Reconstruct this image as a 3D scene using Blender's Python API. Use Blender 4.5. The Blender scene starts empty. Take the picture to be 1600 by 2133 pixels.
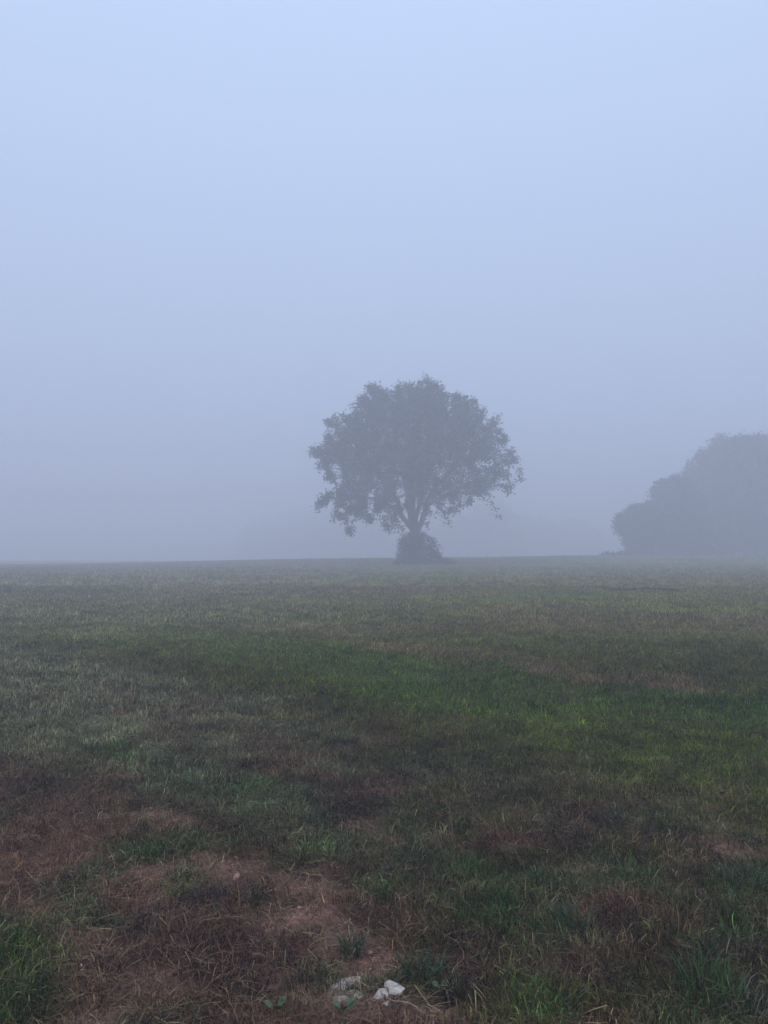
import bpy, math
import numpy as np
from mathutils import Vector

# ------------------------------------------------------------------ camera
SC = bpy.context.scene
COL = SC.collection
F = 1617.0                      # focal length in photograph pixels (1600 x 2133)
YH = 1150.0                     # photograph row of the true horizon
CAM_Z = 1.5
cam_d = bpy.data.cameras.new('camera')
cam = bpy.data.objects.new('camera', cam_d)
COL.objects.link(cam)
cam.location = (0, 0, CAM_Z)
PITCH = math.atan((YH - 1066.5) / F)
cam.rotation_euler = (math.pi / 2 + PITCH, 0, 0)
cam_d.sensor_fit = 'VERTICAL'
cam_d.sensor_height = 24.0
cam_d.lens = F / 2133.0 * 24.0
cam_d.clip_start = 0.05
cam_d.clip_end = 3000
SC.camera = cam

# ------------------------------------------------------------------ sky, sun, exposure
SUN_EL, SUN_ROT = math.radians(40), math.radians(200)
world = bpy.data.worlds.new('World')
SC.world = world
world.use_nodes = True
nt = world.node_tree
nt.nodes.clear()
sky = nt.nodes.new('ShaderNodeTexSky')
sky.sky_type = 'NISHITA'
sky.sun_disc = False
sky.sun_elevation = SUN_EL
sky.sun_rotation = SUN_ROT
sky.air_density = 1.5
sky.dust_density = 4.0
scl = nt.nodes.new('ShaderNodeVectorMath'); scl.operation = 'SCALE'; scl.inputs['Scale'].default_value = 0.6
flat = nt.nodes.new('ShaderNodeMix'); flat.data_type = 'RGBA'
flat.inputs['Factor'].default_value = 0.94                 # an even deck of stratus over the sky
# overcast skies brighten steadily from the horizon to the zenith
tcw = nt.nodes.new('ShaderNodeTexCoord'); sep = nt.nodes.new('ShaderNodeSeparateXYZ')
nt.links.new(tcw.outputs['Generated'], sep.inputs[0])
mr = nt.nodes.new('ShaderNodeMapRange'); nt.links.new(sep.outputs['Z'], mr.inputs['Value'])
mr.inputs['From Min'].default_value = 0.0; mr.inputs['From Max'].default_value = 1.0
mr.inputs['To Min'].default_value = 0.76; mr.inputs['To Max'].default_value = 1.18
ovc = nt.nodes.new('ShaderNodeVectorMath'); ovc.operation = 'SCALE'
ovc.inputs[0].default_value = (6.72, 8.56, 12.0)
nt.links.new(mr.outputs[0], ovc.inputs['Scale']); nt.links.new(ovc.outputs[0], flat.inputs['B'])
bg = nt.nodes.new('ShaderNodeBackground'); bg.inputs['Strength'].default_value = 0.10
wo = nt.nodes.new('ShaderNodeOutputWorld')
nt.links.new(sky.outputs[0], scl.inputs[0])
nt.links.new(scl.outputs[0], flat.inputs['A'])
nt.links.new(flat.outputs['Result'], bg.inputs['Color'])
nt.links.new(bg.outputs[0], wo.inputs['Surface'])

sun_d = bpy.data.lights.new('sun', 'SUN')
sun_d.energy = 0.5
sun_d.angle = math.radians(60)
sun_d.color = (0.90, 0.95, 1.0)
sun = bpy.data.objects.new('sun', sun_d)
COL.objects.link(sun)
sun.rotation_euler = (math.pi / 2 - SUN_EL, 0, math.pi - SUN_ROT)

SC.view_settings.view_transform = 'Standard'
SC.view_settings.look = 'None'
SC.view_settings.exposure = 0.0
SC.view_settings.gamma = 1.0
SC.view_settings.use_curve_mapping = False
SC.render.engine = 'CYCLES'
SC.cycles.use_denoising = True
SC.cycles.max_bounces = 9
SC.cycles.diffuse_bounces = 3
SC.cycles.volume_bounces = 8
SC.cycles.transparent_max_bounces = 6
SC.cycles.use_adaptive_sampling = False

HAZE_DENSITY = 0.0105
HAZE_COLOR = (0.975, 0.95, 1.0, 1)

rng = np.random.default_rng(11)

# ------------------------------------------------------------------ helpers
def at(px, py, Y):
    """photograph pixel -> point at distance Y in front of the camera"""
    a = (px - 800.0) / F
    b = -(py - 1066.5) / F
    cy = math.cos(PITCH) - b * math.sin(PITCH)
    cz = math.sin(PITCH) + b * math.cos(PITCH)
    return Vector((a / cy * Y, Y, CAM_Z + cz / cy * Y))

def _hash(ix, iy, seed):
    h = (ix.astype(np.int64) * 374761393 + iy.astype(np.int64) * 668265263 + seed * 974711) & 0x7fffffff
    h = ((h ^ (h >> 13)) * 1274126177) & 0x7fffffff
    return ((h ^ (h >> 16)) & 0xffff) / 65535.0

def vnoise(x, y, seed=0):
    x = np.asarray(x, float); y = np.asarray(y, float)
    ix = np.floor(x); iy = np.floor(y)
    fx = x - ix; fy = y - iy
    fx = fx * fx * (3 - 2 * fx); fy = fy * fy * (3 - 2 * fy)
    ix = ix.astype(np.int64); iy = iy.astype(np.int64)
    a = _hash(ix, iy, seed); b = _hash(ix + 1, iy, seed)
    c = _hash(ix, iy + 1, seed); d = _hash(ix + 1, iy + 1, seed)
    return (a * (1 - fx) + b * fx) * (1 - fy) + (c * (1 - fx) + d * fx) * fy

def fbm(x, y, seed=0, octs=4, rough=0.5):
    s = 0; amp = 1; tot = 0
    for o in range(octs):
        s = s + amp * vnoise(x * 2 ** o + 17.3 * o, y * 2 ** o - 9.1 * o, seed + o * 7)
        tot += amp; amp *= rough
    return s / tot

def sstep(a, b, x):
    t = np.clip((x - a) / (b - a), 0, 1)
    return t * t * (3 - 2 * t)

def base_height(x, y):
    """the broad lie of the land: nearly level to a brow, then falling away"""
    x = np.asarray(x, float); y = np.asarray(y, float)
    left = sstep(0, 55, -x)
    right = sstep(0, 38, x)
    z = -0.65 * left * sstep(15, 190, y) + 0.50 * (1 - left) * sstep(72, 118, y) + 0.40 * right * sstep(50, 118, y)
    crest = 120 + 80 * left
    over = np.clip(y - crest, 0, None)
    z = z - 6.5 * (1 - np.exp(-(over / 80.0) ** 1.4))
    z = z + 0.10 * (fbm(x / 9.0, y / 9.0, 5, 2) - 0.5) * sstep(3, 12, np.abs(y))
    return z

def height(x, y):
    z = base_height(x, y)
    near = 1 - sstep(14, 40, np.hypot(x, y))
    z = z + near * (0.07 * (fbm(x / 0.6, y / 0.6, 21, 3) - 0.5) + 0.05 * (fbm(x / 0.13, y / 0.13, 31, 3) - 0.5))
    return z

def to_px(x, y):
    """where a ground point lies in the photograph; used only to plot the sward map"""
    x = np.asarray(x, float); y = np.maximum(np.asarray(y, float), 0.8)
    z = base_height(x, y) - CAM_Z
    d = y * math.cos(PITCH) + z * math.sin(PITCH)
    v = -y * math.sin(PITCH) + z * math.cos(PITCH)
    return 800 + F * x / d, 1066.5 - F * v / d

def ground_at(px, py):
    """photograph pixel -> point on the ground"""
    lo, hi = 1.0, 200.0
    Y = 2.0
    p = at(px, py, Y)
    while p.z > float(base_height(p.x, p.y)) and Y < 140:
        Y *= 1.01
        p = at(px, py, Y)
    return Vector((p.x, p.y, float(height(p.x, p.y))))

def set_tags(o, label=None, cat=None, group=None, kind=None):
    if label: o['label'] = label
    if cat: o['category'] = cat
    if group: o['group'] = group
    if kind: o['kind'] = kind
    return o

def empty(name, loc, label, cat, group=None, rz=0.0):
    o = bpy.data.objects.new(name, None)
    o.empty_display_size = 0.3
    COL.objects.link(o)
    o.location = loc
    o.rotation_euler = (0, 0, rz)
    return set_tags(o, label, cat, group)

def mesh_np(name, V, Fc, mat, parent=None, link=True, smooth=False, offset=None):
    """V (n,3), Fc (m,k) with one k for all faces"""
    V = np.asarray(V, np.float32)
    if offset is not None: V = V - np.asarray(offset, np.float32)
    Fc = np.asarray(Fc, np.int32)
    m, k = Fc.shape
    me = bpy.data.meshes.new(name)
    me.vertices.add(len(V)); me.vertices.foreach_set('co', V.ravel())
    me.loops.add(m * k); me.loops.foreach_set('vertex_index', Fc.ravel())
    me.polygons.add(m); me.polygons.foreach_set('loop_start', np.arange(0, m * k, k, dtype=np.int32))
    me.update(calc_edges=True)
    if smooth: me.polygons.foreach_set('use_smooth', np.ones(m, bool))
    if mat: me.materials.append(mat)
    o = bpy.data.objects.new(name, me)
    if link: COL.objects.link(o)
    if parent: o.parent = parent
    return o

class N:
    """tiny node-material helper"""
    def __init__(self, name, rough=0.8, spec=0.2):
        self.m = bpy.data.materials.new(name); self.m.use_nodes = True
        self.t = self.m.node_tree; self.t.nodes.clear()
        self.out = self.t.nodes.new('ShaderNodeOutputMaterial')
        self.b = self.t.nodes.new('ShaderNodeBsdfPrincipled')
        self.b.inputs['Roughness'].default_value = rough
        self.b.inputs['Specular IOR Level'].default_value = spec
        self.t.links.new(self.b.outputs[0], self.out.inputs['Surface'])
    def node(self, k, **kw):
        n = self.t.nodes.new(k)
        for a, v in kw.items(): setattr(n, a, v)
        return n
    def link(self, a, b): self.t.links.new(a, b)
    def noise(self, scale, detail=4, rough=0.55, vec=None):
        n = self.node('ShaderNodeTexNoise')
        n.inputs['Scale'].default_value = scale; n.inputs['Detail'].default_value = detail
        n.inputs['Roughness'].default_value = rough
        if vec is not None: self.link(vec, n.inputs['Vector'])
        return n.outputs['Fac']
    def ramp(self, fac, stops):
        r = self.node('ShaderNodeValToRGB'); e = r.color_ramp.elements
        while len(e) < len(stops): e.new(0.5)
        for el, (p, c) in zip(e, stops): el.position = p; el.color = (*c, 1)
        self.link(fac, r.inputs[0]); return r.outputs[0]
    def mul(self, a, b, fac=1.0):
        m = self.node('ShaderNodeMix', data_type='RGBA', blend_type='MULTIPLY')
        m.inputs['Factor'].default_value = fac
        self.link(a, m.inputs['A']); self.link(b, m.inputs['B']); return m.outputs['Result']
    def color(self, s): self.link(s, self.b.inputs['Base Color'])
    def bump(self, h, strength=0.5, dist=0.02):
        b = self.node('ShaderNodeBump'); b.inputs['Strength'].default_value = strength
        b.inputs['Distance'].default_value = dist
        self.link(h, b.inputs['Height']); self.link(b.outputs[0], self.b.inputs['Normal'])
    def pos(self):
        return self.node('ShaderNodeNewGeometry').outputs['Position']

def mat_leaf(name, c0, c1, scale=1.5, rough=0.7):
    n = N(name, rough, 0.25)
    g = n.node('ShaderNodeNewGeometry')
    mx = n.node('ShaderNodeMix', data_type='RGBA')
    mx.inputs['A'].default_value = (*c0, 1); mx.inputs['B'].default_value = (*c1, 1)
    n.link(g.outputs['Random Per Island'], mx.inputs['Factor'])
    nz = n.noise(scale, 3, 0.6, g.outputs['Position'])
    n.color(n.mul(mx.outputs['Result'], n.ramp(nz, [(0.3, (0.65, 0.65, 0.65)), (0.7, (1.25, 1.2, 1.1))])))
    return n.m

def mat_bark(name, c0, c1):
    n = N(name, 0.9, 0.15)
    tc = n.node('ShaderNodeTexCoord').outputs['Object']
    mp = n.node('ShaderNodeMapping'); mp.inputs['Scale'].default_value = (9, 9, 2); n.link(tc, mp.inputs[0])
    nz = n.noise(2.0, 6, 0.6, mp.outputs[0])
    n.color(n.ramp(nz, [(0.3, c0), (0.7, c1)]))
    n.bump(nz, 0.8, 0.03)
    return n.m

LEAF = mat_leaf('tree_leaves', (0.032, 0.045, 0.016), (0.055, 0.07, 0.024))
SHRUB_LEAF = mat_leaf('shrub_leaves', (0.022, 0.036, 0.014), (0.042, 0.058, 0.02), 3)
FAR_LEAF = mat_leaf('far_leaves', (0.035, 0.048, 0.02), (0.055, 0.065, 0.028), 0.5)
BARK = mat_bark('bark', (0.035, 0.028, 0.022), (0.09, 0.075, 0.06))

# ------------------------------------------------------------------ sward map (what grows where)
def ell(u, v, cx, cy, rx, ry, rot=0.0, soft=0.5):
    a = math.radians(rot)
    du = u - cx; dv = v - cy
    p = (du * math.cos(a) + dv * math.sin(a)) / rx
    q = (-du * math.sin(a) + dv * math.cos(a)) / ry
    r = np.sqrt(p * p + q * q)
    return 1 - sstep(1 - soft, 1 + soft, r)

C = lambda r, g, b: np.array([r, g, b], float)
OLIVE = C(.100, .104, .006); GREEN = C(.044, .118, .006); DEW_MIST = C(.27, .27, .13); BROWN = C(.185, .115, .055)
RED = C(.125, .052, .034); TEAL = C(.050, .098, .034); DARK = C(.045, .050, .014); PLUM = C(.066, .024, .026)
SOIL = C(.170, .080, .060); SOIL_D = C(.045, .018, .018); PALE = C(.36, .205, .150)

def sward(x, y, bald=False):
    """returns grass tint (n,3), soil colour (n,3), grass density (n), length factor (n)"""
    x = np.asarray(x, float); y = np.asarray(y, float)
    u, v = to_px(x, y)
    w = 70 * (fbm(x / 0.7, y / 0.7, 41, 3) - 0.5); w2 = 70 * (fbm(x / 0.7, y / 0.7, 47, 3) - 0.5)
    k = np.clip((v - 1150) / 700, 0.05, 1.4)
    u = u + w * 2.4 * (0.4 + k); v = v + w2 * 1.8 * k
    n1 = fbm(x / 0.45, y / 0.45, 3, 4); n2 = fbm(x / 1.7, y / 1.7, 9, 3); n3 = fbm(x / 0.13, y / 0.13, 13, 2)
    n4 = fbm(x / 6.0, y / 3.0, 61, 3); n5 = fbm(x / 0.28, y / 0.28, 83, 3); n6 = fbm(x / 0.35, y / 0.35, 97, 3)
    def mix(A, col, m): return A * (1 - m[..., None]) + col * m[..., None]
    # short even turf beyond a diagonal line; rougher, patchy ground this side of it
    line = np.interp(u, [-400, 0, 300, 600, 850, 1100, 1400, 1700, 2200], [1230, 1330, 1400, 1470, 1520, 1590, 1665, 1740, 1830])
    rough = sstep(-45, 45, v - line)
    T = np.zeros(x.shape + (3,)) + OLIVE * 1.0
    S = np.zeros(x.shape + (3,)) + SOIL * 0.8
    D = np.full(x.shape, 1.0); L = np.ones(x.shape)
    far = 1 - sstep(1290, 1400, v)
    T = mix(T, OLIVE * 1.0 + DEW_MIST * .33, far)
    T = mix(T, BROWN * 1.0 + DEW_MIST * .1, far * sstep(0.46, 0.62, n4) * 0.6)
    # fresh green swathes
    m = ell(u, v, 1150, 1470, 620, 78, 9, .5); T = mix(T, GREEN * .85 + OLIVE * .45, m * (.75 + .4 * n2).clip(0, 1))
    m = ell(u, v, 1500, 1480, 280, 50, 4, .5); T = mix(T, GREEN * 1.05, m * .85)
    m = ell(u, v, 520, 1345, 480, 30, 3, .5); T = mix(T, GREEN * .7 + OLIVE * .75, m * .65)
    m = ell(u, v, 1450, 1590, 420, 80, 10, .5); T = mix(T, OLIVE * .75 + GREEN * .5, m * .8)
    # dead strip across the turf
    m = ell(u, v, 1050, 1378, 520, 17, 8, .6) * sstep(.3, .55, n1); T = mix(T, BROWN * 1.25, m * .8)
    m = ell(u, v, 1340, 1427, 170, 14, 6, .6); T = mix(T, BROWN * 1.35 + RED * .2, m * .85)
    # the rough: dark olive, teal tussocks, reddish stalks, dewy grey
    R_ = np.zeros(x.shape + (3,)) + DARK * .9 + OLIVE * .22
    R_ = mix(R_, TEAL * .7 + GREEN * .25, sstep(.44, .56, n6) * .9)
    R_ = mix(R_, RED * .72 + PLUM * .1, sstep(.50, .60, n1) * .85)
    R_ = mix(R_, DEW_MIST * .42 + BROWN * .1, sstep(.54, .66, n5) * .6)
    m = ell(u, v, 120, 1475, 560, 120, 9, .5); R_ = mix(R_, DEW_MIST * 1.15, m * .9)
    m = ell(u, v, 420, 1590, 430, 70, 14, .5); R_ = mix(R_, DEW_MIST * .65 + TEAL * .35, m * .75)
    m = ell(u, v, 780, 1640, 430, 70, 12, .5); R_ = mix(R_, RED * .7 + PLUM * .3, m * sstep(.40, .55, n1) * .85)
    m = ell(u, v, 400, 1510, 330, 45, 10, .5); R_ = mix(R_, RED * .5 + DEW_MIST * .3, m * sstep(.40, .6, n1) * .75)
    m = ell(u, v, 560, 1700, 400, 60, 16, .5); R_ = mix(R_, TEAL * .75 + DEW_MIST * .2, m * .75)
    m = ell(u, v, 850, 1830, 330, 70, 18, .5); R_ = mix(R_, TEAL * .6 + DEW_MIST * .12, m * .65)
    m = ell(u, v, 1250, 1680, 420, 38, 8, .5); R_ = mix(R_, DEW_MIST * .38 + PLUM * .2, m * .65)
    n7 = fbm(x / .17, y / .17, 131, 2)
    R_ = mix(R_, RED * .8 + BROWN * .15, sstep(.56, .68, n7) * sstep(.38, .5, n2) * .7)
    R_ = mix(R_, GREEN * .35 + OLIVE * .35, sstep(.55, .68, fbm(x / .22, y / .22, 151, 2)) * .6 * sstep(300, 900, u))
    R_ = R_ * (1 - .45 * sstep(.55, .7, fbm(x / .2, y / .2, 171, 2)))[..., None]  # shade of hollows put into the tint in random spots
    T = mix(T, R_, rough)
    T = mix(T, DEW_MIST * .95, .5 * ell(u, v, 60, 1470, 330, 90, 6, .6))
    D = D * (1 - rough * .18)
    L = L + .2 * ell(u, v, 1330, 1980, 520, 260, 8, .4)
    # bare and thatched soil lower left
    bal = np.zeros(x.shape)
    bare = ell(u, v, 400, 1960, 470, 220, 8, .35)
    bare = np.maximum(bare, .95 * ell(u, v, 60, 1780, 330, 160, 8, .45))
    bare = np.maximum(bare, ell(u, v, 730, 2080, 220, 80, 6, .4))
    T = mix(T, RED * .75 + BROWN * .2, bare * .9)
    S = mix(S, SOIL, bare); S = mix(S, SOIL_D, bare * sstep(.50, .64, n5) * .8)
    D = D * (1 - bare * (0.30 + .62 * sstep(.40, .58, n1)))
    T = mix(T, TEAL * .7 + DARK * .2, bare * sstep(.58, .66, n6) * .85); D = np.maximum(D, bare * sstep(.58, .66, n6) * .75)
    L = L * (1 - .35 * bare)
    for (cx, cy, rx, ry, rot) in [(225, 1965, 80, 30, 10), (350, 2060, 130, 26, 8), (570, 1850, 140, 34, 14), (340, 1800, 80, 22, 5), (620, 1930, 110, 26, 12),
                                  (330, 1700, 70, 16, 5), (750, 1735, 80, 20, 10), (760, 1965, 100, 22, 10), (250, 2125, 90, 26, 0), (930, 2110, 80, 20, 4), (1540, 1760, 40, 24, 0), (400, 1880, 70, 20, 20)]:
        m = sstep(.32, .55, ell(u, v, cx, cy, rx * 1.1, ry * 1.1, rot, .6) + (n5 - .5) * 1.1 + (n3 - .5) * .5) * ell(u, v, cx, cy, rx * 1.6, ry * 1.6, rot, .4)
        bal = np.maximum(bal, m); D = D * (1 - .85 * m); S = mix(S, PALE * .62 + SOIL * .25, m * .9); T = mix(T, BROWN * .9, m * .6)
    for (cx, cy, rx, ry, rot) in [(430, 1890, 80, 22, -25), (350, 1940, 110, 30, -15), (590, 2050, 80, 70, 0), (40, 1650, 40, 14, 0), (1250, 1715, 50, 20, 0), (950, 2080, 55, 18, 0),
                                  (610, 2000, 100, 26, 10), (240, 2020, 50, 25, 0), (1010, 1960, 70, 40, 20), (700, 1690, 90, 22, 10), (1500, 2000, 80, 40, 0), (1230, 2020, 80, 34, 0), (480, 1985, 90, 24, 0)]:
        m = ell(u, v, cx, cy, rx, ry, rot, .5)
        S = mix(S, SOIL_D, m * .9); T = mix(T, PLUM * .55, m * .75)  # dark soil and plum growth, with the shade of hollows painted in
    # pale crumbly ground round the chalky stones
    m = ell(u, v, 735, 2066, 130, 42, 0, .5)
    bal = np.maximum(bal, m); D = D * (1 - .92 * m); S = mix(S, PALE * .95, m * .85)
    # green corner lower left
    m = ell(u, v, 0, 2060, 150, 160, -25, .3)
    T = mix(T, GREEN * .50 + DARK * .2, m * .95); D = np.maximum(D, m); S = mix(S, DARK * .7, m)
    for (cx, cy, rx, ry) in [(790, 1880, 40, 18), (420, 1860, 60, 16), (1040, 1890, 60, 30), (1190, 1930, 80, 40), (500, 1655, 60, 20), (200, 1570, 60, 18),
                             (1560, 1840, 60, 40), (880, 2040, 50, 30), (950, 1820, 60, 25), (1150, 2090, 70, 40), (1470, 2080, 110, 60), (640, 1790, 90, 20), (380, 1760, 80, 20)]:
        m = ell(u, v, cx, cy, rx, ry, 0, .5)
        T = mix(T, GREEN * .45 + TEAL * .45, m * .8); D = np.maximum(D, m * .9); L = L + .2 * m
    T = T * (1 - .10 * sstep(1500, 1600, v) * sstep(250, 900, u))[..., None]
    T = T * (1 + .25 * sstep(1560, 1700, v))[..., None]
    T = mix(T, DEW_MIST * .8 + OLIVE * .3 + np.array([.03, .01, .06]), .62 * (1 - sstep(1230, 1420, v)) * (1 - sstep(200, 1100, u)))  # thicker mist on the far left, put into the grass colour
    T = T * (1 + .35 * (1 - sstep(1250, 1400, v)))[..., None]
    c3 = .35 + .65 * sstep(3, 16, y)                     # the near sward is the more mottled
    T = T * (1 + (1.5 - .9 * c3) * (n3 - .5) * 1.5)[..., None] * (0.6 + 0.8 * n1)[..., None]
    T = T * np.clip(1 + (n2 - .5) * .5, .5, 1.5)[..., None]
    S = S * np.clip(0.2 + 1.5 * n3, .1, 2)[..., None]
    D = D * (1 - rough + rough * sstep(.2, .42, n1 + .12))
    if bald: return bal
    return np.clip(T, .004, .6), np.clip(S, .004, .6), np.clip(D, 0.03, 1), L

# ------------------------------------------------------------------ the ground
def build_ground():
    def axis(a, lo, hi, n):
        t = np.linspace(math.asinh(lo / a), math.asinh(hi / a), n)
        return a * np.sinh(t)
    xs = axis(3.0, -880, 880, 480)
    ys = 2.6 + axis(2.6, -880, 880, 640)
    X, Y = np.meshgrid(xs, ys)
    Z = height(X, Y)
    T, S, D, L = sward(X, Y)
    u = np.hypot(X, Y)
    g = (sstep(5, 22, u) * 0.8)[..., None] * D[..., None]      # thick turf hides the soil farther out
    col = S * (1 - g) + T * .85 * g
    nx, ny = len(xs), len(ys)
    idx = np.arange(nx * ny).reshape(ny, nx)
    Fc = np.stack([idx[:-1, :-1], idx[:-1, 1:], idx[1:, 1:], idx[1:, :-1]], -1).reshape(-1, 4)
    n = N('field_soil_and_turf', 0.95, 0.1)
    a = n.node('ShaderNodeAttribute', attribute_name='turf'); p = n.pos()
    f1 = n.noise(38, 6, 0.7, p); f2 = n.noise(6, 5, 0.65, p); f3 = n.noise(160, 3, 0.7, p)
    c = n.mul(a.outputs['Color'], n.ramp(f1, [(0.32, (0.38, 0.35, 0.34)), (0.68, (1.65, 1.6, 1.55))]))
    c = n.mul(c, n.ramp(f2, [(0.3, (0.75, 0.75, 0.75)), (0.7, (1.25, 1.22, 1.2))]))
    c = n.mul(c, n.ramp(f3, [(0.35, (0.5, 0.5, 0.5)), (0.68, (1.7, 1.65, 1.6))]))
    n.color(c)
    ad = n.node('ShaderNodeMath', operation='ADD'); n.link(f1, ad.inputs[0]); n.link(f3, ad.inputs[1])
    n.bump(ad.outputs[0], 0.9, 0.02)
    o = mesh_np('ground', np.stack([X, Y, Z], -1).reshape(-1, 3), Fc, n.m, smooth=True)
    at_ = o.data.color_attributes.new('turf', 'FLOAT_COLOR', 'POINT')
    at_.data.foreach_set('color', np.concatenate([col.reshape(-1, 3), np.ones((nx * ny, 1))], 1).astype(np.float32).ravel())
    set_tags(o, kind='structure', label='damp field of patchy turf and bare reddish soil')
    return o
build_ground()

# ------------------------------------------------------------------ turf: clump prototypes and scattering
def blades(n, rad, h0, h1, w, lean, segs=2, seed=0, flat=0.0):
    r = np.random.default_rng(seed)
    V = []; Fc = []
    for i in range(n):
        a = r.uniform(0, 2 * math.pi); d = rad * math.sqrt(r.uniform())
        bx, by = d * math.cos(a), d * math.sin(a)
        h = r.uniform(h0, h1); dr = a + r.normal(0, 1.0)
        ln = lean * r.uniform(0.3, 1.3)
        wa = r.uniform(0, math.pi); ww = w * r.uniform(0.7, 1.3)
        dx, dy = math.cos(wa) * ww / 2, math.sin(wa) * ww / 2
        i0 = len(V)
        for s in range(segs):
            t = s / segs
            ox = math.cos(dr) * ln * h * t * t; oy = math.sin(dr) * ln * h * t * t
            zz = h * (t * (1 - flat) ) + 0.004 * (s > 0) - 0.012 * (s == 0)
            k = 1 - 0.5 * t
            V += [(bx + ox - dx * k, by + oy - dy * k, zz), (bx + ox + dx * k, by + oy + dy * k, zz)]
        V.append((bx + math.cos(dr) * ln * h, by + math.sin(dr) * ln * h, h * (1 - flat) * (1 - .25 * ln)))
        for s in range(segs - 1):
            b = i0 + 2 * s
            Fc += [(b, b + 1, b + 3), (b, b + 3, b + 2)]
        b = i0 + 2 * (segs - 1)
        Fc.append((b, b + 1, b + 2))
    return np.array(V), np.array(Fc)

def broad_leaves(n, rad, size, seed=0):
    r = np.random.default_rng(seed); V = []; Fc = []
    for i in range(n):
        a = i * 2.4 + r.normal(0, .3); d = rad * r.uniform(0.3, 1); s = size * r.uniform(.6, 1.2)
        el = r.uniform(.05, .7); ca, sa = math.cos(a), math.sin(a)
        b0 = np.array([d * .2 * ca, d * .2 * sa, -.004]); t = np.array([ca * math.cos(el), sa * math.cos(el), math.sin(el)])
        sd = np.array([-sa, ca, 0.0]); i0 = len(V); up = np.array([0, 0, 1.0])
        pts = [b0, b0 + t * s * .35 - sd * s * .24 , b0 + t * s * .35 + sd * s * .24, b0 + t * s * .75 - sd * s * .26 - up * s * .05,
               b0 + t * s * .75 + sd * s * .26 - up * s * .05, b0 + t * s * 1.0 - up * s * .14]
        V += pts; Fc += [(i0, i0 + 1, i0 + 2), (i0 + 1, i0 + 3, i0 + 2), (i0 + 2, i0 + 3, i0 + 4), (i0 + 3, i0 + 5, i0 + 4)]
    return np.array(V), np.array(Fc)

def tint_material(name, rough, spec, lo=(0.6, 0.6, 0.6), hi=(1.5, 1.45, 1.35)):
    n = N(name, rough, spec)
    a = n.node('ShaderNodeAttribute', attribute_name='tint', attribute_type='INSTANCER')
    g = n.node('ShaderNodeNewGeometry')
    n.color(n.mul(a.outputs['Color'], n.ramp(g.outputs['Random Per Island'], [(0.0, lo), (0.72, (1.0, 1.0, 1.0)), (0.9, (1.5, 1.5, 1.5)), (1.0, hi)])))
    return n.m
BLADE = tint_material('turf_blades', 0.5, 0.18, (0.25, 0.25, 0.25), (3.2, 3.0, 3.0))  # wide spread per blade: glints and dark gaps put into the colour
STRAW = tint_material('dry_blades', 0.65, 0.12, (0.3, 0.3, 0.3), (3.2, 3.1, 3.2))  # dry blades carry painted glints and dark gaps as well
WEED = tint_material('weed_leaves', 0.6, 0.15)

def proto_collection(name, list_vf, mat):
    c = bpy.data.collections.new(name)
    for V, Fc in list_vf:
        o = mesh_np(name + '_clump', V, Fc, mat, link=False)
        c.objects.link(o)
    return c

def scatter(name, P, rotz, tilt, scale, tint, coll, label):
    """one stuff object: points carrying rot, scale and tint, each instancing a clump"""
    me = bpy.data.meshes.new(name)
    me.vertices.add(len(P)); me.vertices.foreach_set('co', P.astype(np.float32).ravel())
    rot = np.stack([tilt[:, 0], tilt[:, 1], rotz], 1).astype(np.float32)
    me.attributes.new('rot', 'FLOAT_VECTOR', 'POINT').data.foreach_set('vector', rot.ravel())
    me.attributes.new('size', 'FLOAT_VECTOR', 'POINT').data.foreach_set('vector', scale.astype(np.float32).ravel())
    tc = np.concatenate([tint, np.ones((len(P), 1))], 1).astype(np.float32)
    me.attributes.new('tint', 'FLOAT_COLOR', 'POINT').data.foreach_set('color', tc.ravel())
    o = bpy.data.objects.new(name, me); COL.objects.link(o)
    g = bpy.data.node_groups.new(name + '_scatter', 'GeometryNodeTree')
    g.interface.new_socket('Geometry', in_out='INPUT', socket_type='NodeSocketGeometry')
    g.interface.new_socket('Geometry', in_out='OUTPUT', socket_type='NodeSocketGeometry')
    gi = g.nodes.new('NodeGroupInput'); go = g.nodes.new('NodeGroupOutput')
    ci = g.nodes.new('GeometryNodeCollectionInfo')
    ci.inputs['Collection'].default_value = coll
    ci.inputs['Separate Children'].default_value = True; ci.inputs['Reset Children'].default_value = True
    ip = g.nodes.new('GeometryNodeInstanceOnPoints'); ip.inputs['Pick Instance'].default_value = True
    def attr(nm, typ='FLOAT_VECTOR'):
        a = g.nodes.new('GeometryNodeInputNamedAttribute'); a.data_type = typ
        a.inputs['Name'].default_value = nm; return a.outputs['Attribute']
    g.links.new(gi.outputs[0], ip.inputs['Points'])
    g.links.new(ci.outputs[0], ip.inputs['Instance'])
    e2r = g.nodes.new('FunctionNodeEulerToRotation')
    g.links.new(attr('rot'), e2r.inputs[0]); g.links.new(e2r.outputs[0], ip.inputs['Rotation'])
    g.links.new(attr('size'), ip.inputs['Scale'])
    ri = g.nodes.new('FunctionNodeRandomValue'); ri.data_type = 'INT'
    ri.inputs[4].default_value = 0; ri.inputs[5].default_value = len(coll.objects) - 1
    g.links.new(ri.outputs[2], ip.inputs['Instance Index'])
    g.links.new(ip.outputs[0], go.inputs[0])
    md = o.modifiers.new('scatter', 'NODES'); md.node_group = g
    set_tags(o, label, kind='stuff')
    return o

def wedge(n, d0, d1, margin):
    """points spread evenly over the strip of field between two distances, a little wider than the view"""
    out = []; got = 0
    while got < n:
        y = rng.uniform(d0, d1, n); W = 0.52 * d1 + margin
        x = rng.uniform(-W, W, n)
        k = np.abs(x) < 0.52 * y + margin
        out.append(np.stack([x[k], y[k]], 1)); got += k.sum()
    return np.concatenate(out)[:n]

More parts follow.
